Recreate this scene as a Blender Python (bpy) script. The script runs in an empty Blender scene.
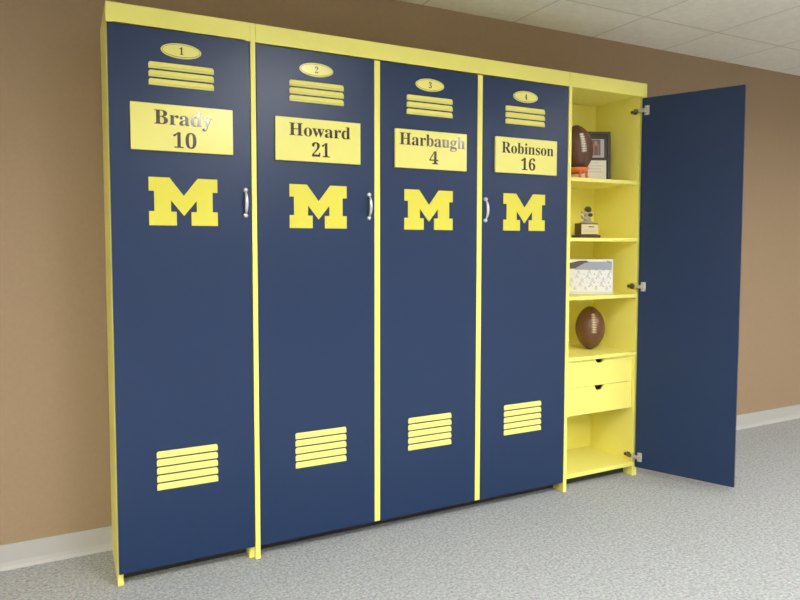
import bpy, bmesh, math, random
from mathutils import Vector, Matrix
random.seed(4)
scene = bpy.context.scene
COL = scene.collection
PI = math.pi

# ------------------------------------------------------------------ materials
def srgb(r, g, b):
    f = lambda c: c/12.92 if c <= 0.04045 else ((c+0.055)/1.055)**2.4
    return (f(r/255), f(g/255), f(b/255), 1)

def mat(name, col, rough=0.5, metal=0.0, spec=0.5, var=0.0, vscale=30, bump=0.0, bscale=200, bdist=0.002, coat=0.0):
    m = bpy.data.materials.new(name); m.use_nodes = True
    nt = m.node_tree; b = nt.nodes['Principled BSDF']
    b.inputs['Base Color'].default_value = col
    b.inputs['Roughness'].default_value = rough
    b.inputs['Metallic'].default_value = metal
    b.inputs['Specular IOR Level'].default_value = spec
    b.inputs['Coat Weight'].default_value = coat
    tc = nt.nodes.new('ShaderNodeTexCoord')
    if var:
        n = nt.nodes.new('ShaderNodeTexNoise'); n.inputs['Scale'].default_value = vscale
        n.inputs['Detail'].default_value = 4
        nt.links.new(tc.outputs['Object'], n.inputs['Vector'])
        r = nt.nodes.new('ShaderNodeValToRGB')
        e = r.color_ramp.elements
        e[0].position, e[1].position = 0.3, 0.7
        e[0].color = tuple(c*(1-var) for c in col[:3])+(1,)
        e[1].color = tuple(min(1, c*(1+var)) for c in col[:3])+(1,)
        nt.links.new(n.outputs['Fac'], r.inputs['Fac'])
        nt.links.new(r.outputs['Color'], b.inputs['Base Color'])
    if bump:
        n2 = nt.nodes.new('ShaderNodeTexNoise'); n2.inputs['Scale'].default_value = bscale
        n2.inputs['Detail'].default_value = 3
        nt.links.new(tc.outputs['Object'], n2.inputs['Vector'])
        bp = nt.nodes.new('ShaderNodeBump'); bp.inputs['Strength'].default_value = bump
        bp.inputs['Distance'].default_value = bdist
        nt.links.new(n2.outputs['Fac'], bp.inputs['Height'])
        nt.links.new(bp.outputs['Normal'], b.inputs['Normal'])
    return m

def carpet_mat():
    m = bpy.data.materials.new('carpet'); m.use_nodes = True
    nt = m.node_tree; b = nt.nodes['Principled BSDF']
    b.inputs['Roughness'].default_value = 0.95; b.inputs['Specular IOR Level'].default_value = 0.1
    tc = nt.nodes.new('ShaderNodeTexCoord')
    n = nt.nodes.new('ShaderNodeTexNoise'); n.inputs['Scale'].default_value = 78; n.inputs['Detail'].default_value = 6
    n.inputs['Roughness'].default_value = 0.75
    nt.links.new(tc.outputs['Object'], n.inputs['Vector'])
    v = nt.nodes.new('ShaderNodeTexVoronoi'); v.inputs['Scale'].default_value = 110
    nt.links.new(tc.outputs['Object'], v.inputs['Vector'])
    r = nt.nodes.new('ShaderNodeValToRGB'); e = r.color_ramp.elements
    e[0].position, e[1].position = 0.36, 0.64
    e[0].color = srgb(138, 146, 149); e[1].color = srgb(186, 195, 198)
    nt.links.new(n.outputs['Fac'], r.inputs['Fac'])
    mx = nt.nodes.new('ShaderNodeMix'); mx.data_type = 'RGBA'; mx.blend_type = 'MULTIPLY'
    mx.inputs[0].default_value = 0.25
    nt.links.new(r.outputs['Color'], mx.inputs[6]); nt.links.new(v.outputs['Color'], mx.inputs[7])
    hs = nt.nodes.new('ShaderNodeHueSaturation'); hs.inputs['Saturation'].default_value = 0.35
    nt.links.new(mx.outputs[2], hs.inputs['Color'])
    nt.links.new(hs.outputs['Color'], b.inputs['Base Color'])
    bp = nt.nodes.new('ShaderNodeBump'); bp.inputs['Strength'].default_value = 0.6; bp.inputs['Distance'].default_value = 0.004
    nt.links.new(n.outputs['Fac'], bp.inputs['Height']); nt.links.new(bp.outputs['Normal'], b.inputs['Normal'])
    return m

GRID, GX, GY = 0.605, 2.7995, -0.02
def ceiling_mat():
    m = bpy.data.materials.new('ceiling_tile'); m.use_nodes = True
    nt = m.node_tree; b = nt.nodes['Principled BSDF']
    b.inputs['Roughness'].default_value = 0.9; b.inputs['Specular IOR Level'].default_value = 0.15
    tc = nt.nodes.new('ShaderNodeTexCoord'); sp = nt.nodes.new('ShaderNodeSeparateXYZ')
    nt.links.new(tc.outputs['Object'], sp.inputs[0])
    def mth(op, a, bb=None):
        n = nt.nodes.new('ShaderNodeMath'); n.operation = op
        for i, x in enumerate((a, bb)):
            if x is None: continue
            if isinstance(x, (int, float)): n.inputs[i].default_value = x
            else: nt.links.new(x, n.inputs[i])
        return n.outputs[0]
    def line(o, off):
        t = mth('SUBTRACT', o, off); t = mth('DIVIDE', t, GRID); t = mth('FRACT', t)
        t = mth('SUBTRACT', t, 0.5); t = mth('ABSOLUTE', t)
        return mth('GREATER_THAN', t, 0.5-0.010)
    l = mth('MAXIMUM', line(sp.outputs[0], GX), line(sp.outputs[1], GY))
    n = nt.nodes.new('ShaderNodeTexNoise'); n.inputs['Scale'].default_value = 25; n.inputs['Detail'].default_value = 5
    nt.links.new(tc.outputs['Object'], n.inputs['Vector'])
    r = nt.nodes.new('ShaderNodeValToRGB'); e = r.color_ramp.elements
    e[0].position, e[1].position = 0.3, 0.7
    e[0].color = srgb(238, 235, 226); e[1].color = srgb(247, 244, 236)
    nt.links.new(n.outputs['Fac'], r.inputs['Fac'])
    mx = nt.nodes.new('ShaderNodeMix'); mx.data_type = 'RGBA'
    nt.links.new(l, mx.inputs[0]); nt.links.new(r.outputs['Color'], mx.inputs[6])
    mx.inputs[7].default_value = srgb(218, 213, 202)
    nt.links.new(mx.outputs[2], b.inputs['Base Color'])
    return m

M = {}
M['wall'] = mat('brown_wallcovering', srgb(162, 138, 111), 0.75, spec=0.25, var=0.03, vscale=60, bump=0.35, bscale=420, bdist=0.0015)
M['wall_far'] = mat('tan_paint', srgb(200, 195, 186), 0.8, spec=0.2)
M['carpet'] = carpet_mat()
M['ceiling'] = ceiling_mat()
M['base'] = mat('grey_vinyl_base', srgb(184, 182, 178), 0.55, spec=0.35)
M['navy'] = mat('navy_laminate', srgb(23, 48, 86), 0.36, spec=0.5, var=0.06, vscale=260, bump=0.12, bscale=500, bdist=0.0006)
M['yellow'] = mat('maize_laminate', srgb(251, 242, 128), 0.42, spec=0.4)
M['plate'] = mat('maize_sign_face', srgb(244, 236, 132), 0.2, spec=0.5)
M['slat'] = mat('maize_louvre', srgb(244, 237, 134), 0.4, spec=0.4)
M['letter'] = mat('maize_letter', srgb(228, 218, 80), 0.45, spec=0.35)
M['ink'] = mat('dark_brown_vinyl', srgb(70, 48, 40), 0.12, spec=1.0)
M['ring'] = mat('dark_engraved_line', srgb(120, 112, 50), 0.5)
M['chrome'] = mat('polished_nickel', srgb(240, 240, 242), 0.32, metal=0.85)
M['hinge'] = mat('nickel_hinge', srgb(205, 203, 196), 0.38, metal=0.7)
M['steel'] = mat('shaded_steel', srgb(128, 120, 100), 0.4, metal=0.6)
M['gap_shade'] = mat('dark_gap_shade', srgb(62, 60, 58), 0.8)  # dark colour standing in for shade under the cabinets
M['dark'] = mat('dark_metal_and_shade', srgb(60, 55, 40), 0.5)  # small metal and print marks, also shade inside the drawers
M['leather'] = mat('football_leather', srgb(104, 70, 54), 0.42, spec=0.5, var=0.12, vscale=25, bump=0.5, bscale=330, bdist=0.0015)
M['leather2'] = mat('dark_football_leather', srgb(104, 66, 52), 0.27, spec=0.6, var=0.12, vscale=25, bump=0.4, bscale=330, bdist=0.001)
M['lace'] = mat('white_lace', srgb(238, 228, 214), 0.6)
M['lace2'] = mat('tan_lace', srgb(214, 190, 150), 0.5)
M['seam'] = mat('football_seam', srgb(52, 32, 26), 0.6)
M['orange'] = mat('orange_plastic', srgb(234, 130, 66), 0.4)
M['tee_pale'] = mat('pale_plastic', srgb(246, 222, 190), 0.5)
M['frame'] = mat('dark_frame_wood', srgb(72, 60, 54), 0.35, var=0.15, vscale=40)
M['mat_grey'] = mat('grey_mat_board', srgb(120, 112, 112), 0.6)
M['print_pink'] = mat('photo_red', srgb(206, 116, 116), 0.45)
M['print_dark2'] = mat('photo_brick', srgb(176, 92, 90), 0.45)
M['print_grey'] = mat('photo_grey', srgb(196, 194, 200), 0.45)
M['print_dark'] = mat('photo_dark', srgb(92, 84, 74), 0.45)
M['print_tan'] = mat('photo_skin', srgb(186, 158, 138), 0.5)
M['paper'] = mat('cream_paper', srgb(255, 254, 244), 0.6)
M['paper_line'] = mat('paper_print', srgb(206, 196, 168), 0.6)
M['white'] = mat('photo_white', srgb(232, 231, 232), 0.4)
M['white2'] = mat('photo_offwhite', srgb(208, 208, 212), 0.4)
M['head'] = mat('photo_faint_grey', srgb(160, 158, 158), 0.5)
M['sky'] = mat('photo_sky', srgb(160, 166, 174), 0.4)
M['acrylic'] = mat('acrylic', srgb(225, 225, 215), 0.15, spec=0.6)
M['walnut'] = mat('dark_walnut', srgb(86, 66, 48), 0.35, var=0.2, vscale=30)
M['brass'] = mat('pale_brass_plate', srgb(238, 224, 178), 0.35, metal=0.2)
M['pewter'] = mat('pewter', srgb(186, 176, 152), 0.4, metal=0.4, var=0.15, vscale=80)
M['pewter_dark'] = mat('dark_pewter', srgb(88, 84, 78), 0.4, metal=0.5)
M['light_frame'] = mat('white_enamel', srgb(128, 128, 126), 0.4)
def emit(name, col, s):
    m = bpy.data.materials.new(name); m.use_nodes = True; nt = m.node_tree
    nt.nodes.remove(nt.nodes['Principled BSDF'])
    e = nt.nodes.new('ShaderNodeEmission'); e.inputs['Color'].default_value = col; e.inputs['Strength'].default_value = s
    nt.links.new(e.outputs[0], nt.nodes['Material Output'].inputs['Surface']); return m
M['lamp'] = emit('lit_diffuser', (1.0, 0.99, 0.965, 1), 17.5)

# ------------------------------------------------------------------ mesh helpers
class MB:
    """collects shapes into one bmesh; each shape gets a material slot"""
    def __init__(s): s.bm = bmesh.new(); s.mats = []
    def _m(s, key):
        if key not in s.mats: s.mats.append(key)
        return s.mats.index(key)
    def box(s, x0, x1, y0, y1, z0, z1, key, bev=0.0, seg=2):
        r = bmesh.ops.create_cube(s.bm, size=1)
        for v in r['verts']:
            v.co = Vector(((x0+x1)/2+v.co.x*(x1-x0), (y0+y1)/2+v.co.y*(y1-y0), (z0+z1)/2+v.co.z*(z1-z0)))
        fs = list({f for v in r['verts'] for f in v.link_faces})
        i = s._m(key)
        for f in fs: f.material_index = i
        if bev:
            es = list({e for f in fs for e in f.edges})
            q = bmesh.ops.bevel(s.bm, geom=es, offset=bev, segments=seg, affect='EDGES', profile=0.5)
            for f in q['faces']: f.material_index = i
        return s
    def prism(s, pts, axis, a0, a1, key):
        """polygon pts (2D) extruded along axis: 'x' pts=(y,z), 'y' pts=(x,z), 'z' pts=(x,y)"""
        i = s._m(key)
        def P(p, a):
            return {'x': (a, p[0], p[1]), 'y': (p[0], a, p[1]), 'z': (p[0], p[1], a)}[axis]
        A = [s.bm.verts.new(P(p, a0)) for p in pts]; B = [s.bm.verts.new(P(p, a1)) for p in pts]
        fs = [s.bm.faces.new(A), s.bm.faces.new(B[::-1])]
        n = len(pts)
        for k in range(n): fs.append(s.bm.faces.new((A[k], B[k], B[(k+1) % n], A[(k+1) % n])))
        for f in fs: f.material_index = i
        bmesh.ops.recalc_face_normals(s.bm, faces=fs)
        return s
    def lathe(s, prof, center, key, seg=32, M4=None, smooth=True):
        """prof: list (r, z) ; revolved round z, moved by M4 or center"""
        i = s._m(key); rings = []
        T = M4 if M4 is not None else Matrix.Translation(center)
        for r, z in prof:
            if r < 1e-6: rings.append([s.bm.verts.new(T @ Vector((0, 0, z)))])
            else: rings.append([s.bm.verts.new(T @ Vector((r*math.cos(2*PI*k/seg), r*math.sin(2*PI*k/seg), z))) for k in range(seg)])
        fs = []
        for a, b in zip(rings, rings[1:]):
            for k in range(seg):
                k2 = (k+1) % seg
                if len(a) == 1 and len(b) == 1: continue
                if len(a) == 1: fs.append(s.bm.faces.new((a[0], b[k2], b[k])))
                elif len(b) == 1: fs.append(s.bm.faces.new((a[k], a[k2], b[0])))
                else: fs.append(s.bm.faces.new((a[k], a[k2], b[k2], b[k])))
        if len(rings[0]) > 1: fs.append(s.bm.faces.new(rings[0][::-1]))
        if len(rings[-1]) > 1: fs.append(s.bm.faces.new(rings[-1]))
        for f in fs: f.material_index = i; f.smooth = smooth
        bmesh.ops.recalc_face_normals(s.bm, faces=fs)
        return s
    def tube(s, pts, rad, key, seg=12):
        """round tube through pts with per point radii"""
        i = s._m(key); pts = [Vector(p) for p in pts]
        if not isinstance(rad, (list, tuple)): rad = [rad]*len(pts)
        rings = []; up = Vector((0.3, 0.2, 1)).normalized()
        for k, p in enumerate(pts):
            d = (pts[min(k+1, len(pts)-1)]-pts[max(k-1, 0)]).normalized()
            a = d.cross(up)
            if a.length < 1e-3: a = d.cross(Vector((1, 0, 0)))
            a.normalize(); b = d.cross(a).normalized()
            rings.append([s.bm.verts.new(p+rad[k]*(math.cos(2*PI*j/seg)*a+math.sin(2*PI*j/seg)*b)) for j in range(seg)])
        fs = []
        for A, B in zip(rings, rings[1:]):
            for j in range(seg): fs.append(s.bm.faces.new((A[j], A[(j+1) % seg], B[(j+1) % seg], B[j])))
        fs += [s.bm.faces.new(rings[0][::-1]), s.bm.faces.new(rings[-1])]
        for f in fs: f.material_index = i; f.smooth = True
        bmesh.ops.recalc_face_normals(s.bm, faces=fs)
        return s
    def ball(s, c, r, key, seg=16, sc=(1, 1, 1)):
        i = s._m(key)
        q = bmesh.ops.create_uvsphere(s.bm, u_segments=seg, v_segments=seg//2+2, radius=1)
        for v in q['verts']: v.co = Vector((c[0]+v.co.x*r*sc[0], c[1]+v.co.y*r*sc[1], c[2]+v.co.z*r*sc[2]))
        for f in {f for v in q['verts'] for f in v.link_faces}: f.material_index = i; f.smooth = True
        return s
    def mesh(s, me, T, key):
        i = s._m(key); old = set(s.bm.faces)
        me.transform(T); s.bm.from_mesh(me)
        for f in s.bm.faces:
            if f not in old: f.material_index = i
        return s
    def build(s, name, parent=None, origin=None, T=None):
        if T is not None: bmesh.ops.transform(s.bm, matrix=T, verts=s.bm.verts)
        if origin is not None: bmesh.ops.translate(s.bm, vec=-Vector(origin), verts=s.bm.verts)
        me = bpy.data.meshes.new(name); s.bm.to_mesh(me); s.bm.free()
        for k in s.mats: me.materials.append(M[k])
        o = bpy.data.objects.new(name, me); COL.objects.link(o)
        if parent: o.parent = parent
        return o

def tag(o, label, cat, group=None):
    o['label'] = label; o['category'] = cat
    if group: o['group'] = group
    return o
def thing(name, loc, label, cat, group=None, rotz=0):
    o = bpy.data.objects.new(name, None); COL.objects.link(o)
    o.empty_display_size = 0.1; o.location = loc; o.rotation_euler = (0, 0, rotz)
    return tag(o, label, cat, group)
def structure(o): o['kind'] = 'structure'; return o
def plabel(o, s): o['label'] = s; return o

# ------------------------------------------------------------------ lettering (bold serif glyphs of the built-in font)
def bold(s):
    out = ''
    for c in s:
        if c.isupper(): out += chr(0x1D400+ord(c)-65)
        elif c.islower(): out += chr(0x1D41A+ord(c)-97)
        elif c.isdigit(): out += chr(0x1D7CE+ord(c)-48)
    return out
def text_mesh(s):
    cu = bpy.data.curves.new('glyphs', 'FONT'); cu.body = bold(s); cu.extrude = 0.012; cu.resolution_u = 4
    o = bpy.data.objects.new('glyphs', cu); COL.objects.link(o)
    bpy.context.view_layer.update()
    me = bpy.data.meshes.new_from_object(o.evaluated_get(bpy.context.evaluated_depsgraph_get()))
    bpy.data.objects.remove(o)
    xs = [v.co.x for v in me.vertices]
    return me, min(xs), max(xs)
CAPH = 0.714
def put_text(mb, s, x0, x1, zbase, cap, y, key='ink'):
    """text from x0 to x1, baseline zbase, capital height cap, on plane y facing -y"""
    me, a, b = text_mesh(s)
    sx = (x1-x0)/(b-a); sz = cap/CAPH
    T = Matrix(((sx, 0, 0, x0-a*sx), (0, 0, -0.06, y), (0, sz, 0, zbase), (0, 0, 0, 1)))
    mb.mesh(me, T, key); bpy.data.meshes.remove(me)

# ------------------------------------------------------------------ the room
RX0, RX1, RY0, RY1, HC = -4.2, 8.9, -8.0, 0.3963, 2.6645
fl = MB().box(RX0, RX1, RY0, RY1, -0.08, 0.0, 'carpet'); structure(fl.build('floor'))
structure(MB().box(RX0-0.1, RX1+0.1, RY1, RY1+0.1, -0.08, HC+0.25, 'wall').build('wall_back'))
structure(MB().box(RX0-0.1, RX0, RY0, RY1, -0.08, HC+0.25, 'wall_far').build('wall_left'))
structure(MB().box(RX1, RX1+0.1, RY0, RY1, -0.08, HC+0.25, 'wall_far').build('wall_right'))
structure(MB().box(RX0-0.1, RX1+0.1, RY0-0.1, RY0, -0.08, HC+0.25, 'wall_far').build('wall_front'))

# recessed ceiling lamps: centres; the ceiling is built in cells around their openings
LX = [-1.738, 1.287, 4.312, 7.337]; LY = [-2.44, -4.255, -6.07]
LAMPS = [(0, 0), (1, 0), (2, 0), (0, 1), (1, 1), (2, 1), (3, 1), (0, 2), (3, 2)]   # (column, row); rows counted from the lockers; third row added, unseen, for steeper light falloff
LW, LL, REC = 0.605, 1.21, 0.105
xb = sorted([RX0, RX1]+[x+d for x in LX for d in (-LW/2, LW/2)])
yb = sorted([RY0, RY1]+[y+d for y in LY for d in (-LL/2, LL/2)])
cm = MB()
for i in range(len(xb)-1):
    for j in range(len(yb)-1):
        cx, cy = (xb[i]+xb[i+1])/2, (yb[j]+yb[j+1])/2
        if any(abs(cx-x) < LW/2 and abs(cy-y) < LL/2 for x, y in ((LX[i_], LY[j_]) for i_, j_ in LAMPS)): continue
        cm.box(xb[i], xb[i+1], yb[j], yb[j+1], HC, HC+0.02, 'ceiling')
structure(cm.build('ceiling'))
structure(MB().box(RX0-0.1, RX1+0.1, RY0-0.1, RY1+0.1, HC+0.25, HC+0.3, 'wall_far').build('ceiling_slab'))

WHERE_Y = {0: 'nearest the lockers', 1: 'in the second row from the lockers', 2: 'in the added third row from the lockers'}
for j, y in enumerate(LY):
    for i, x in enumerate(LX):
        if (i, j) not in LAMPS: continue
        t = thing('ceiling_light', (x, y, HC), 'recessed white ceiling light, %s one %s' % ({0: ['leftmost', 'middle', 'rightmost'], 2: ['left', '', '', 'right']}.get(j, ['leftmost', 'second from left', 'second from right', 'rightmost'])[i], WHERE_Y[j]), 'ceiling light', 'recessed ceiling lights')
        w, l = LW/2, LL/2
        f = MB()
        for (a, b, c, d) in ((-w, -w+0.012, -l, l), (w-0.012, w, -l, l), (-w+0.012, w-0.012, -l, -l+0.012), (-w+0.012, w-0.012, l-0.012, l)):
            f.box(a, b, c, d, -0.004, REC+0.02, 'light_frame')
        f.build('frame', t)
        MB().box(-w+0.012, w-0.012, -l+0.012, l-0.012, REC, REC+0.015, 'lamp').build('diffuser', t)

# cove base along the back wall and the left wall
prof = [(0.0, 0.105), (-0.005, 0.105), (-0.006, 0.03), (-0.010, 0.012), (-0.018, 0.0), (0.0, 0.0)]
structure(MB().prism([(RY1+a, z) for a, z in prof], 'x', RX0, RX1, 'base').build('baseboard_back'))
structure(MB().prism([(RX0-a, z) for a, z in prof], 'y', RY0, RY1, 'base').build('baseboard_left'))

# ------------------------------------------------------------------ locker fronts
H, ZB, ZD = 2.300, 2.2237, 0.056         # top, underside of the header, bottom of the doors
DT = 0.020                               # door thickness
T = 0.0215                               # panel thickness
YB = RY1-0.006                           # back of the cabinets
S1, S2, RR = 0.5528, 2.2954, 2.8508      # unit boundaries

def louvre(name, cx, ztop, w, pitch, n, parent, org):
    mb = MB()
    sh = pitch*0.78
    for k in range(n):
        z1 = ztop-k*pitch; z0 = z1-sh
        # front face slopes out towards the foot, a fine groove, then a lip
        pr = [(0.0, z1), (-0.004, z1), (-0.0085, z0+0.0074), (-0.0025, z0+0.0070), (-0.0025, z0+0.0054),
              (-0.0052, z0+0.0048), (-0.0056, z0), (0.0, z0)]
        mb.prism(pr, 'x', cx-w/2+0.005, cx+w/2-0.005, 'slat')
        # rounded cheeks
        for sgn in (-1, 1):
            xa = cx+sgn*(w/2-0.005); xe = cx+sgn*w/2
            mb.prism([(0.0, z1-0.006), (-0.003, z1-0.006), (-0.0060, z0+0.009), (-0.0050, z0), (0.0, z0)], 'x', min(xa, xe), max(xa, xe), 'slat')
            mb.prism([(xa, z1), (xe, z1-0.006), (xa, z1-0.006)], 'y', -0.003, 0.0, 'slat')
    return mb.build(name, parent, org)

def block_m(cx, z0, w, h, parent, org):
    # slab-serif capital M as one outline (unit square), raised 4 mm
    L = [(0, 0), (0.395, 0), (0.395, 0.29), (0.315, 0.29), (0.315, 0.535), (0.5, 0.185), (0.5, 0.185)]
    half = [(0.0, 0.0), (0.392, 0.0), (0.392, 0.29), (0.312, 0.29), (0.312, 0.530), (0.5, 0.205)]
    right = [(1-x, z) for x, z in half[:-1]][::-1]
    low = half+right
    top = [(1.0, 0.0)]
    up = [(1.0, 0.295), (0.925, 0.295), (0.925, 0.715), (1.0, 0.715), (1.0, 1.0), (0.705, 1.0), (0.5, 0.625),
          (0.295, 1.0), (0.0, 1.0), (0.0, 0.715), (0.075, 0.715), (0.075, 0.295), (0.0, 0.295)]
    pts = low+up
    o = MB().prism([(cx-w/2+x*w, z0+z*h) for x, z in pts], 'y', -0.004, 0.0, 'letter').build('block_letter', parent, org)
    return plabel(o, 'maize slab-serif capital M')

def number_oval(cx, cz, w, h, digit, parent, org):
    mb = MB(); N = 40
    e = lambda s: [(cx+s*w/2*math.cos(2*PI*k/N), cz+s*h/2*math.sin(2*PI*k/N)) for k in range(N)]
    e2 = lambda d: [(cx+(w/2-d)*math.cos(2*PI*k/N), cz+(h/2-d)*math.sin(2*PI*k/N)) for k in range(N)]
    mb.prism(e(1), 'y', -0.004, 0.0, 'plate')
    mb.prism(e2(0.0045), 'y', -0.0045, -0.003, 'ring')
    mb.prism(e2(0.0062), 'y', -0.0052, -0.003, 'plate')
    put_text(mb, digit, cx-0.0075, cx+0.0075, cz-0.0145, 0.029, -0.0054)
    return plabel(mb.build('number_plate', parent, org), 'oval maize plate numbered '+digit)

def name_plate(cx, z0, z1, w, name, nx, nz, ncap, num, ux, uz, ucap, parent, org):
    mb = MB()
    mb.box(cx-w/2, cx+w/2, -0.013, 0.0, z0, z1, 'plate', 0.0015, 1)
    put_text(mb, name, nx[0], nx[1], nz, ncap, -0.0136)
    put_text(mb, num, ux[0], ux[1], uz, ucap, -0.0136)
    return plabel(mb.build('name_plate', parent, org), 'maize nameplate with number '+num)

def handle(x, zc, parent, org):
    mb = MB(); h = 0.0535
    for s in (-1, 1):
        mb.lathe([(0.0, 0.0), (0.0098, 0.0), (0.0105, 0.004), (0.0095, 0.009), (0.0060, 0.0125), (0.0, 0.0138)], None, 'chrome', 20,
                 Matrix.Translation((x, 0, zc+s*h)) @ Matrix.Rotation(PI/2, 4, 'X'))
    pts, rad = [], []
    for k in range(21):
        a = -1+2*k/20
        pts.append((x, -0.008-0.019*(1-abs(a)**2.2), zc+0.92*h*a)); rad.append(0.0026+0.0050*max(0.0, 1-a*a)**0.8)
    mb.tube(pts, rad, 'chrome', 14)
    return plabel(mb.build('handle', parent, org), 'chrome bow pull handle')

def locker_door(name, x0, x1, info, parent, org, hx=None, top=ZB-0.006):
    d = MB().box(x0, x1, 0.0, DT, ZD, top, 'navy', 0.0012, 1).build(name, parent, org)
    c = info['c']
    number_oval(c[0], info['oz'], 0.156, 0.059, info['n'], d, org)
    louvre('louvre_vent', c[1], info['vz'], 0.2505, 0.0325, 3, d, org)
    name_plate(c[2], info['pz'][0], info['pz'][1], 0.395, info['name'], info['nx'], info['nz'], info['ncap'], info['num'], info['ux'], 1.7605, 0.062, d, org)
    block_m(c[3], info['mz']+0.0015, 0.2670, 0.191, d, org)
    louvre('louvre_vent', c[4], 0.5345, 0.242, 0.0332, 5, d, org)
    if hx: handle(hx, 1.550, d, org)
    return plabel(d, 'navy door with plate number '+info['num'])

I1 = dict(c=(0.2745, 0.2752, 0.2762, 0.2755, 0.2742), n='1', oz=2.1455, vz=2.0925, pz=(1.745, 1.929), mz=1.4490, name='Brady', nx=(0.166, 0.389), nz=1.850, ncap=0.058, num='10', ux=(0.236, 0.326))
I2 = dict(c=(0.8435, 0.8455, 0.8515, 0.8505, 0.8568), n='2', oz=2.1390, vz=2.0855, pz=(1.737, 1.923), mz=1.4450, name='Howard', nx=(0.714, 0.998), nz=1.847, ncap=0.056, num='21', ux=(0.817, 0.899))
I3 = dict(c=(1.4150, 1.4155, 1.4220, 1.4115, 1.4225), n='3', oz=2.1355, vz=2.0805, pz=(1.7355, 1.9165), mz=1.4440, name='Harbaugh', nx=(1.247, 1.606), nz=1.844, ncap=0.058, num='4', ux=(1.407, 1.456))
I4 = dict(c=(1.9825, 1.9825, 1.9885, 1.9830, 1.9870), n='4', oz=2.1370, vz=2.0830, pz=(1.741, 1.922), mz=1.4455, name='Robinson', nx=(1.828, 2.160), nz=1.842, ncap=0.058, num='16', ux=(1.950, 2.041))

def side_panel(x0, x1, parent, org, notch=True, zbot=0.0):
    """full height board; with notch=True its front edge steps back behind an overlay door below the header"""
    if notch:
        pts = [(0.0, H), (0.0, ZB), (DT+0.002, ZB), (DT+0.002, ZD+0.012), (0.0+0.003, ZD-0.004), (0.003, zbot), (YB, zbot), (YB, H)]
        pts = [(0.0, H), (0.0, ZB), (DT+0.002, ZB), (DT+0.002, zbot), (YB, zbot), (YB, H)]
    else:
        pts = [(0.0, H), (0.0, zbot), (YB, zbot), (YB, H)]
    return MB().prism(pts, 'x', x0, x1, 'yellow').build('side_panel', parent, org)

# ---- left cabinet
org = (S1/2, 0.23, 0.0)
c1 = thing('locker_cabinet', org, 'navy single-door locker cabinet at the left end, nameplate numbered 10', 'cabinet', 'navy and maize locker cabinets')
side_panel(0.0, T, c1, org); side_panel(S1-T, S1, c1, org)
MB().box(T, S1-T, 0.0, 0.02, ZB+0.004, H, 'yellow').build('header', c1, org)
MB().box(T, S1-T, 0.02, YB, H-0.02, H, 'yellow').build('top_panel', c1, org)
MB().box(T, S1-T, YB-0.012, YB, ZD, H-0.02, 'yellow').build('back_panel', c1, org)
MB().box(T, S1-T, DT+0.003, YB-0.012, 0.066, 0.088, 'yellow').build('bottom_panel', c1, org)
locker_door('door', 0.004, S1-0.003, I1, c1, org, 0.5245, ZB-0.001)

MB().box(T, S1-T, 0.085, 0.097, 0.0, 0.066, 'gap_shade').build('gap_shade_board', c1, org)  # added board, makes the gap below the door look dark

# ---- wide middle cabinet
org = ((S1+S2)/2, 0.23, 0.0)
c2 = thing('locker_cabinet', org, 'wide three-door locker cabinet with nameplates numbered 21, 4 and 16', 'cabinet', 'navy and maize locker cabinets')
side_panel(S1+0.0005, S1+T, c2, org, False); side_panel(S2-T, S2-0.0005, c2, org, False)
MB().box(S1+T+0.0008, S2-T-0.0008, 0.0006, 0.02, ZB, H, 'yellow', 0.0005, 1).build('header', c2, org)
MB().box(S1+T, S2-T, 0.02, YB, H-0.02, H, 'yellow').build('top_panel', c2, org)
MB().box(S1+T, S2-T, YB-0.012, YB, 0.09, H-0.02, 'yellow').build('back_panel', c2, org)
MB().box(S1+T, S2-T, 0.085, 0.097, 0.0, 0.11, 'gap_shade').build('gap_shade_board', c2, org)  # added board, darkens the gap below the three doors
D1, D2 = 1.1380, 1.7045
for x in (D1, D2):
    MB().box(x-0.0142, x+0.0142, -0.001, DT, ZD+0.002, ZB-0.006, 'yellow', 0.001, 1).build('divider_strip', c2, org)
locker_door('door', S1+T+0.003, D1-0.0157, I2, c2, org, 1.0945)
locker_door('door', D1+0.0157, D2-0.0157, I3, c2, org)
locker_door('door', D2+0.0157, S2-T-0.003, I4, c2, org, 1.7385)

# ---- open right-hand cabinet
org = ((S2+RR)/2, 0.23, 0.0)
c3 = thing('locker_cabinet', org, 'open cabinet at the right end with maize shelves, two drawers and blue door swung out', 'cabinet', 'navy and maize locker cabinets')
XL, XR, YI, YF = S2+0.019, RR-0.031, 0.381, DT+0.002
side_panel(S2, XL, c3, org, True); side_panel(XR, RR, c3, org)
MB().box(XL, XR-0.0008, 0.0006, 0.02, ZB, H, 'yellow', 0.0005, 1).build('header', c3, org)
MB().box(XL, XR, 0.02, YI, ZB+0.012, ZB+0.030, 'yellow').build('top_panel', c3, org)
MB().box(XL, XR, YI, YI+0.008, ZD, ZB+0.030, 'yellow').build('back_panel', c3, org)
SH = [1.744, 1.413, 1.086, 0.745]
for z in SH:
    MB().box(XL, XR, YF, YI, z-0.021, z, 'yellow', 0.0008, 1).build('shelf', c3, org)
MB().box(XL, XR, YF, YI, 0.060, 0.084, 'yellow', 0.0008, 1).build('bottom_panel', c3, org)
MB().box(XL, XR, 0.095, 0.107, 0.0, 0.060, 'gap_shade').build('gap_shade_board', c3, org)  # added board, darkens the gap below the bottom panel
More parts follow.
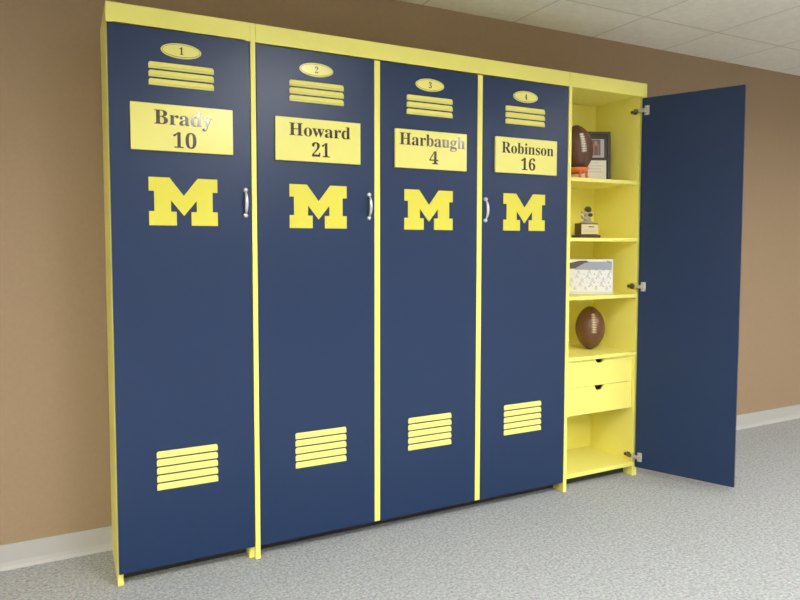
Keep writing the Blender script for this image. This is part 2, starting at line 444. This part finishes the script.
def drawer(z0, z1, ynf):
    xa, xb_, nc, nw, nd = XL+0.002, XR-0.003, 2.565, 0.037, 0.027
    pts = [(xa, z0), (xb_, z0), (xb_, z1), (nc+nw, z1)]
    for dx, dz in ((0.034, 0.004), (0.027, 0.016), (0.021, 0.024), (0.012, 0.028), (-0.012, 0.028), (-0.021, 0.024), (-0.027, 0.016), (-0.034, 0.004)):
        pts.append((nc+dx, z1-dz))
    pts += [(nc-nw, z1), (xa, z1)]
    mb = MB().prism(pts, 'y', ynf, ynf+0.012, 'yellow')
    mb.box(xa+0.012, xb_-0.012, YI-0.03, YI-0.018, z0+0.01, z1-0.02, 'dark')  # drawer back coloured dark, shade seen through the notch
    for x in (xa+0.012, xb_-0.024): mb.box(x, x+0.012, ynf+0.018, YI-0.03, z0+0.01, z1-0.02, 'yellow')
    mb.box(xa+0.012, xb_-0.012, ynf+0.018, YI-0.018, z0+0.004, z0+0.010, 'dark')  # drawer floor darkened the same way for the notch
    return plabel(mb.build('drawer', c3, org), 'drawer with a notch finger pull')
drawer(0.5685, 0.7235, 0.042); drawer(0.4085, 0.5660, 0.042)

# opened door: local x runs from the hinge edge outwards along the inner face, local y = thickness away from the inner face
HX, HY = 2.8250, 0.010
dirx, diry = 0.413, -0.911
ang = math.atan2(diry, dirx)
DW = 0.540
dr = MB().box(0.0, DW, 0.0, 0.020, ZD, ZB-0.006, 'navy', 0.0012, 1).build('door', c3)
dr.location = (HX-org[0], HY-org[1], 0.0); dr.rotation_euler = (0, 0, ang)
plabel(dr, 'blue door swung open, seen from inside')
for z in (2.146, 1.130, 0.120):
    hb = MB()
    hb.box(0.014, 0.042, -0.0025, 0.0, z-0.027, z+0.027, 'hinge', 0.001, 1)          # cup flange on the door
    hb.lathe([(0.0, 0.0), (0.0165, 0.0), (0.0165, 0.005), (0.013, 0.006), (0.0, 0.006)], None, 'hinge', 20,
             Matrix.Translation((0.026, -0.002, z)) @ Matrix.Rotation(PI/2, 4, 'X'))
    for s in (-1, 1):
        hb.lathe([(0.0, 0.0), (0.004, 0.0), (0.0035, 0.002), (0.0, 0.0022)], None, 'chrome', 10, Matrix.Translation((0.030, -0.0025, z+s*0.021)) @ Matrix.Rotation(PI/2, 4, 'X'))
    hb.prism([(0.022, z+0.010), (-0.006, z+0.009), (-0.016, z+0.008), (-0.016, z-0.008), (-0.006, z-0.009), (0.022, z-0.010)], 'y', -0.017, -0.006, 'hinge')  # knuckle
    plabel(hb.build('hinge', dr), 'nickel cup hinge')
    ar = MB()
    ar.box(XR-0.014, XR, 0.024, 0.080, z-0.008, z+0.008, 'steel', 0.002, 2)           # arm on the cabinet side
    ar.box(XR-0.004, XR, 0.040, 0.066, z-0.016, z+0.016, 'steel', 0.001, 1)           # wing plate
    ar.lathe([(0.0, 0.0), (0.005, 0.0), (0.005, 0.002), (0.0, 0.002)], None, 'dark', 12, Matrix.Translation((XR-0.0155, 0.066, z)) @ Matrix.Rotation(-PI/2, 4, 'Y'))
    plabel(ar.build('hinge_arm', c3, org), 'nickel hinge arm screwed to the side')

# ------------------------------------------------------------------ things on the shelves
def football(loc, tilt, spin, ln, dia, lm, lc, label, laces_dir=-PI/2, lace_span=(-0.02, 0.085)):
    """upright ball with its lower tip at loc; laces on the side facing laces_dir"""
    t = thing('football', loc, label, 'football', 'footballs on the shelves')
    a, r = ln/2, dia/2
    R = tilt.to_4x4()
    def rad(z): return r*max(0.0, 1-abs(z/a)**2.0)**0.60
    n = 40
    zs = [-a*math.cos(PI*k/n) for k in range(n+1)]
    prof = [(rad(z) if 0 < k < n else 0.0, z) for k, z in enumerate(zs)]
    c = Matrix.Translation((0, 0, a)) 
    low = R @ Vector((0, 0, -a))
    # keep the lowest point on z=0
    mb = MB().lathe(prof, None, lm, 48, R)
    zmin = min(v.co.z for v in mb.bm.verts)
    tr = Matrix.Translation((0, 0, -zmin))
    bmesh.ops.transform(mb.bm, matrix=tr, verts=mb.bm.verts)
    # four panel seams
    for q in range(4):
        th = laces_dir+q*PI/2
        pts = [tr @ R @ Vector(((rad(z)+0.0002)*math.cos(th), (rad(z)+0.0002)*math.sin(th), z)) for z in zs[2:-2]]
        mb.tube(pts, 0.0011, 'seam', 6)
    body = mb.build('ball', t)
    lb = MB()
    def P(z, dth, out): 
        rr = rad(z)+out; th = laces_dir+dth
        return tr @ R @ Vector((rr*math.cos(th), rr*math.sin(th), z))
    z0, z1 = lace_span
    for dx in (-0.05, 0.05):
        lb.tube([P(z0+(z1-z0)*k/10, dx, 0.0022) for k in range(11)], 0.0026, lc, 8)
    for k in range(8):
        z = z0+(z1-z0)*(k+0.5)/8
        lb.tube([P(z, d, 0.0030) for d in (-0.17, -0.08, 0.0, 0.08, 0.17)], 0.0034, lc, 8)
    plabel(lb.build('laces', t), 'pale laces')
    return t

# football on the orange tee (top shelf)
fx, fy = 2.450, 0.125
tz = SH[0]+0.0006
tee = thing('kicking_tee', (fx, fy, tz), 'round orange kicking tee under the football on the top shelf', 'tee')
mb = MB()
mb.lathe([(0.030, 0.034), (0.050, 0.040), (0.060, 0.052), (0.063, 0.064), (0.059, 0.066), (0.052, 0.056), (0.040, 0.047), (0.026, 0.042), (0.030, 0.034)], (0, 0, 0), 'orange', 40)
mb.build('cup', tee)
mb = MB().lathe([(0.0, 0.0), (0.058, 0.0), (0.060, 0.005), (0.054, 0.008), (0.0, 0.008)], (0, 0, 0), 'orange', 40)
mb.build('foot', tee)
for k in range(5):
    a = 2*PI*k/5+0.5
    mb = MB().tube([(0.054*math.cos(a), 0.054*math.sin(a), 0.006), (0.050*math.cos(a), 0.050*math.sin(a), 0.026), (0.053*math.cos(a), 0.053*math.sin(a), 0.046)], [0.010, 0.007, 0.008], 'orange', 10)
    mb.build('leg', tee)
plabel(MB().lathe([(0.0, 0.008), (0.036, 0.008), (0.033, 0.030), (0.0, 0.032)], (0, 0, 0), 'tee_pale', 24).build('core', tee), 'pale core')
tl = Matrix.Rotation(math.radians(-10), 3, 'Y') @ Matrix.Rotation(math.radians(3), 3, 'X')
football((fx, fy, tz+0.043), tl, 0, 0.264, 0.170, 'leather', 'lace',
         'brown football with white laces standing upright in the orange tee', math.radians(-109), (-0.02, 0.085))
# football above the drawers
tl = Matrix.Rotation(math.radians(3), 3, 'Y') @ Matrix.Rotation(math.radians(-4), 3, 'X')
football((2.652, 0.218, SH[3]+0.0006), tl, 0, 0.258, 0.173, 'leather2', 'lace2',
         'dark brown football with tan laces standing alone on the shelf above the drawers', math.radians(-118), (-0.03, 0.085))

# plaque: dark frame, photograph above, cream sheet below; turned towards the room
CY = math.radians(-27.2)
pl = thing('framed_plaque', (2.660, 0.243, SH[0]+0.0006), 'dark framed plaque with red photo and cream sheet, behind the football on the top shelf', 'plaque', rotz=CY)
lean = Matrix.Rotation(math.radians(-4), 4, 'X')
w, h = 0.118, 0.306
mb = MB()
for (a, b, c, d) in ((-w, -w+0.020, 0, h), (w-0.020, w, 0, h), (-w+0.020, w-0.020, 0, 0.016), (-w+0.020, w-0.020, h-0.020, h)):
    mb.box(a, b, -0.010, 0.010, c, d, 'frame', 0.002, 1)
mb.build('frame', pl, T=lean)
MB().box(-w+0.020, w-0.020, -0.002, 0.006, 0.016, h-0.020, 'frame').build('backing_board', pl, T=lean)
mb = MB().box(-0.080, 0.080, -0.004, -0.002, 0.152, 0.262, 'print_grey')
mb.box(-0.074, 0.058, -0.0045, -0.004, 0.164, 0.258, 'mat_grey')
mb.box(-0.066, 0.048, -0.0050, -0.0045, 0.166, 0.232, 'print_pink')
mb.ball((-0.006, -0.005, 0.243), 0.012, 'print_tan', 14, (1, 0.1, 1.1))
mb.ball((0.030, -0.005, 0.240), 0.010, 'print_tan', 14, (1, 0.1, 1.1))
mb.prism([(-0.040, 0.166), (0.006, 0.166), (0.006, 0.222), (-0.008, 0.230), (-0.026, 0.230), (-0.036, 0.222)], 'y', -0.0056, -0.005, 'print_dark2')
mb.prism([(0.020, 0.166), (0.044, 0.166), (0.042, 0.218), (0.032, 0.226), (0.022, 0.218)], 'y', -0.0056, -0.005, 'mat_grey')
plabel(mb.build('photo', pl, T=lean), 'small reddish photo')
mb = MB().box(-0.092, 0.092, -0.004, -0.002, 0.018, 0.134, 'paper')
for k, (a, b) in enumerate(((-0.02, 0.05), (0.0, 0.07), (-0.03, 0.06), (-0.01, 0.07))):
    mb.box(a, b, -0.0044, -0.004, 0.118-k*0.018, 0.1205-k*0.018, 'paper_line')
plabel(mb.build('certificate', pl, T=lean), 'cream printed sheet')

# trophy on the second shelf
tr = thing('trophy', (2.545, 0.148, SH[1]+0.0006), 'small pewter player trophy on dark wooden base with pale plate, second shelf', 'trophy')
mb = MB().box(-0.078, 0.076, -0.038, 0.038, 0.0, 0.017, 'walnut', 0.003, 2).box(-0.066, 0.066, -0.027, 0.027, 0.017, 0.084, 'walnut', 0.002, 1)
plabel(mb.build('base', tr), 'dark wooden base')
mb = MB().box(-0.062, 0.063, -0.0292, -0.027, 0.021, 0.078, 'brass')
mb.box(-0.010, 0.032, -0.0297, -0.0292, 0.061, 0.066, 'dark'); mb.box(-0.040, 0.044, -0.0296, -0.0292, 0.046, 0.0475, 'paper_line'); mb.box(-0.046, 0.050, -0.0296, -0.0292, 0.036, 0.0375, 'paper_line')
plabel(mb.build('name_plate', tr), 'pale engraved plate')

def skin_figure(name, verts, edges, radii, key, parent, root=0, sub=2):
    me = bpy.data.meshes.new(name); me.from_pydata(verts, edges, [])
    o = bpy.data.objects.new(name, me); COL.objects.link(o)
    bpy.context.view_layer.objects.active = o
    sk = o.modifiers.new('skin', 'SKIN'); sk.use_smooth_shade = True
    for i, r in enumerate(radii):
        me.skin_vertices[0].data[i].radius = (r, r)
    me.skin_vertices[0].data[root].use_root = True
    ss = o.modifiers.new('sub', 'SUBSURF'); ss.levels = sub; ss.render_levels = sub
    bpy.context.view_layer.update()
    m2 = bpy.data.meshes.new_from_object(o.evaluated_get(bpy.context.evaluated_depsgraph_get()))
    bpy.data.objects.remove(o); bpy.data.meshes.remove(me)
    m2.name = name; m2.materials.clear(); m2.materials.append(M[key])
    f = bpy.data.objects.new(name, m2); COL.objects.link(f); f.parent = parent
    return f
zb = 0.084
V = [(0.006, 0, zb+0.030),                                   # 0 pelvis
     (0.004, -0.002, zb+0.044), (0.000, -0.004, zb+0.058), # 1 waist 2 chest
     (0.001, -0.006, zb+0.070), (0.001, -0.008, zb+0.078), # 3 neck 4 head
     (-0.020, -0.006, zb+0.062), (-0.038, -0.008, zb+0.062), (-0.050, -0.012, zb+0.066),  # 5-7 stiff arm
     (0.018, -0.006, zb+0.060), (0.026, -0.012, zb+0.046), (0.012, -0.022, zb+0.042),     # 8-10 carrying arm
     (-0.014, -0.006, zb+0.024), (-0.034, -0.006, zb+0.030), (-0.044, -0.002, zb+0.046),   # 11-13 raised leg
     (0.020, 0.002, zb+0.018), (0.030, 0.004, zb+0.006),                                   # 14-15 rear leg
     (-0.002, 0.000, zb+0.014), (-0.010, 0.000, zb+0.003)]                                 # 16-17 standing leg
Ed = [(0, 1), (1, 2), (2, 3), (3, 4), (2, 5), (5, 6), (6, 7), (2, 8), (8, 9), (9, 10), (0, 11), (11, 12), (12, 13), (0, 14), (14, 15), (0, 16), (16, 17)]
Rd = [0.019, 0.017, 0.021, 0.010, 0.012, 0.010, 0.008, 0.007, 0.011, 0.009, 0.007, 0.011, 0.008, 0.006, 0.014, 0.012, 0.013, 0.012]
plabel(skin_figure('figurine', V, Ed, Rd, 'pewter', tr), 'pewter running player')
mb = MB().ball((0.001, -0.009, zb+0.080), 0.0195, 'pewter_dark', 18, (1, 1.1, 0.92))
mb.tube([(-0.014, -0.024, zb+0.077), (0.000, -0.033, zb+0.075), (0.014, -0.026, zb+0.076)], 0.0018, 'pewter_dark', 8)
mb.tube([(-0.014, -0.024, zb+0.071), (0.000, -0.031, zb+0.069), (0.014, -0.026, zb+0.070)], 0.0018, 'pewter_dark', 8)
mb.build('helmet', tr)
MB().ball((0.006, -0.026, zb+0.048), 0.0110, 'pewter_dark', 14, (1.5, 0.9, 0.9)).build('held_ball', tr)
MB().lathe([(0.0, 0.0), (0.056, 0.0), (0.050, 0.007), (0.034, 0.013), (0.0, 0.015)], None, 'pewter', 28, Matrix.Translation((0.002, 0.0, zb-0.001)) @ Matrix.Diagonal((1, 0.5, 1, 1))).build('ground_mound', tr)

# team photograph in a clear upright holder, third shelf, turned towards the room
pw, ph = 0.280, 0.190
ctr = Vector((2.675, 0.062))-Vector((math.cos(CY), math.sin(CY)))*pw/2
tp = thing('team_photo', (ctr.x, ctr.y, SH[2]+0.0006), 'white team photograph in a clear holder standing on the third shelf', 'photograph', rotz=CY)
mb = MB().box(-pw/2, pw/2, -0.002, 0.0, 0.012, ph+0.012, 'white')
mb.box(-pw/2, pw/2, -0.0026, -0.002, 0.012, 0.0145, 'print_grey'); mb.box(pw/2-0.002, pw/2, -0.0026, -0.002, 0.0145, ph+0.012, 'sky')
zt = ph+0.010
mb.prism([(-pw/2+0.004, zt-0.052), (-0.085, zt-0.052), (-0.030, zt-0.020), (0.000, zt-0.012), (-0.02, zt-0.004), (-0.06, zt-0.006), (-0.10, zt-0.016), (-pw/2+0.004, zt-0.020)], 'y', -0.0024, -0.002, 'print_dark')
mb.prism([(-0.085, zt-0.058), (pw/2-0.008, zt-0.060), (pw/2-0.008, zt-0.010), (0.000, zt-0.012), (-0.030, zt-0.020), (-0.085, zt-0.052)], 'y', -0.0023, -0.002, 'sky')
mb.prism([(0.098, zt-0.004), (0.125, zt-0.014), (0.120, zt-0.018), (0.108, zt-0.012)], 'y', -0.0027, -0.002, 'print_dark')
for r_ in range(5):                                          # rows of players in white
    for k in range(13):
        x = -pw/2+0.018+k*0.0205+(0.010 if r_ % 2 else 0); z = zt-0.062-r_*0.024
        if x > pw/2-0.012: continue
        mb.box(x-0.0085, x+0.0085, -0.0025-0.0001*r_, -0.002, z-0.018, z-0.001, 'white2' if (k+r_) % 3 == 0 else 'white')
        mb.ball((x, -0.0024-0.0001*r_, z+0.003), 0.0036, 'white2' if x < 0.0 or (k+r_) % 2 else 'head', 8, (1, 0.08, 1.1))
mb.build('print', tp)
mb = MB().box(-pw/2, pw/2, -0.005, -0.0032, 0.0, 0.014, 'acrylic').box(-pw/2, pw/2, 0.001, 0.004, 0.0, ph*0.9, 'acrylic').box(-pw/2, pw/2, -0.005, 0.060, 0.0, 0.003, 'acrylic')
plabel(mb.build('holder', tp), 'clear pale holder')

# ------------------------------------------------------------------ camera
cam = bpy.data.cameras.new('camera'); co = bpy.data.objects.new('camera', cam); COL.objects.link(co)
yaw, pitch, roll, fpx = 0.4741, 0.0552, 0.0016, 663.2
f = Vector((math.sin(yaw)*math.cos(pitch), math.cos(yaw)*math.cos(pitch), -math.sin(pitch)))
r0 = Vector((math.cos(yaw), -math.sin(yaw), 0)); u0 = r0.cross(f)
r = math.cos(roll)*r0+math.sin(roll)*u0; u = -math.sin(roll)*r0+math.cos(roll)*u0
mw = Matrix((r, u, -f)).transposed().to_4x4(); mw.translation = (-0.1608, -2.8124, 1.3804)
co.matrix_world = mw
cam.sensor_width = 36; cam.lens = fpx*36/800; cam.clip_start = 0.05
cam.shift_x, cam.shift_y = -4.774/800, -20.059/800
scene.camera = co

w_ = bpy.data.worlds.new('world'); scene.world = w_; w_.use_nodes = True
w_.node_tree.nodes['Background'].inputs[0].default_value = (0.9, 0.92, 1, 1); w_.node_tree.nodes['Background'].inputs[1].default_value = 0.05

vs = scene.view_settings
vs.view_transform = 'Standard'; vs.look = 'None'; vs.gamma = 1; vs.use_curve_mapping = False; vs.exposure = 1.16
scene.cycles.use_denoising = True
scene.cycles.max_bounces = 10; scene.cycles.diffuse_bounces = 6
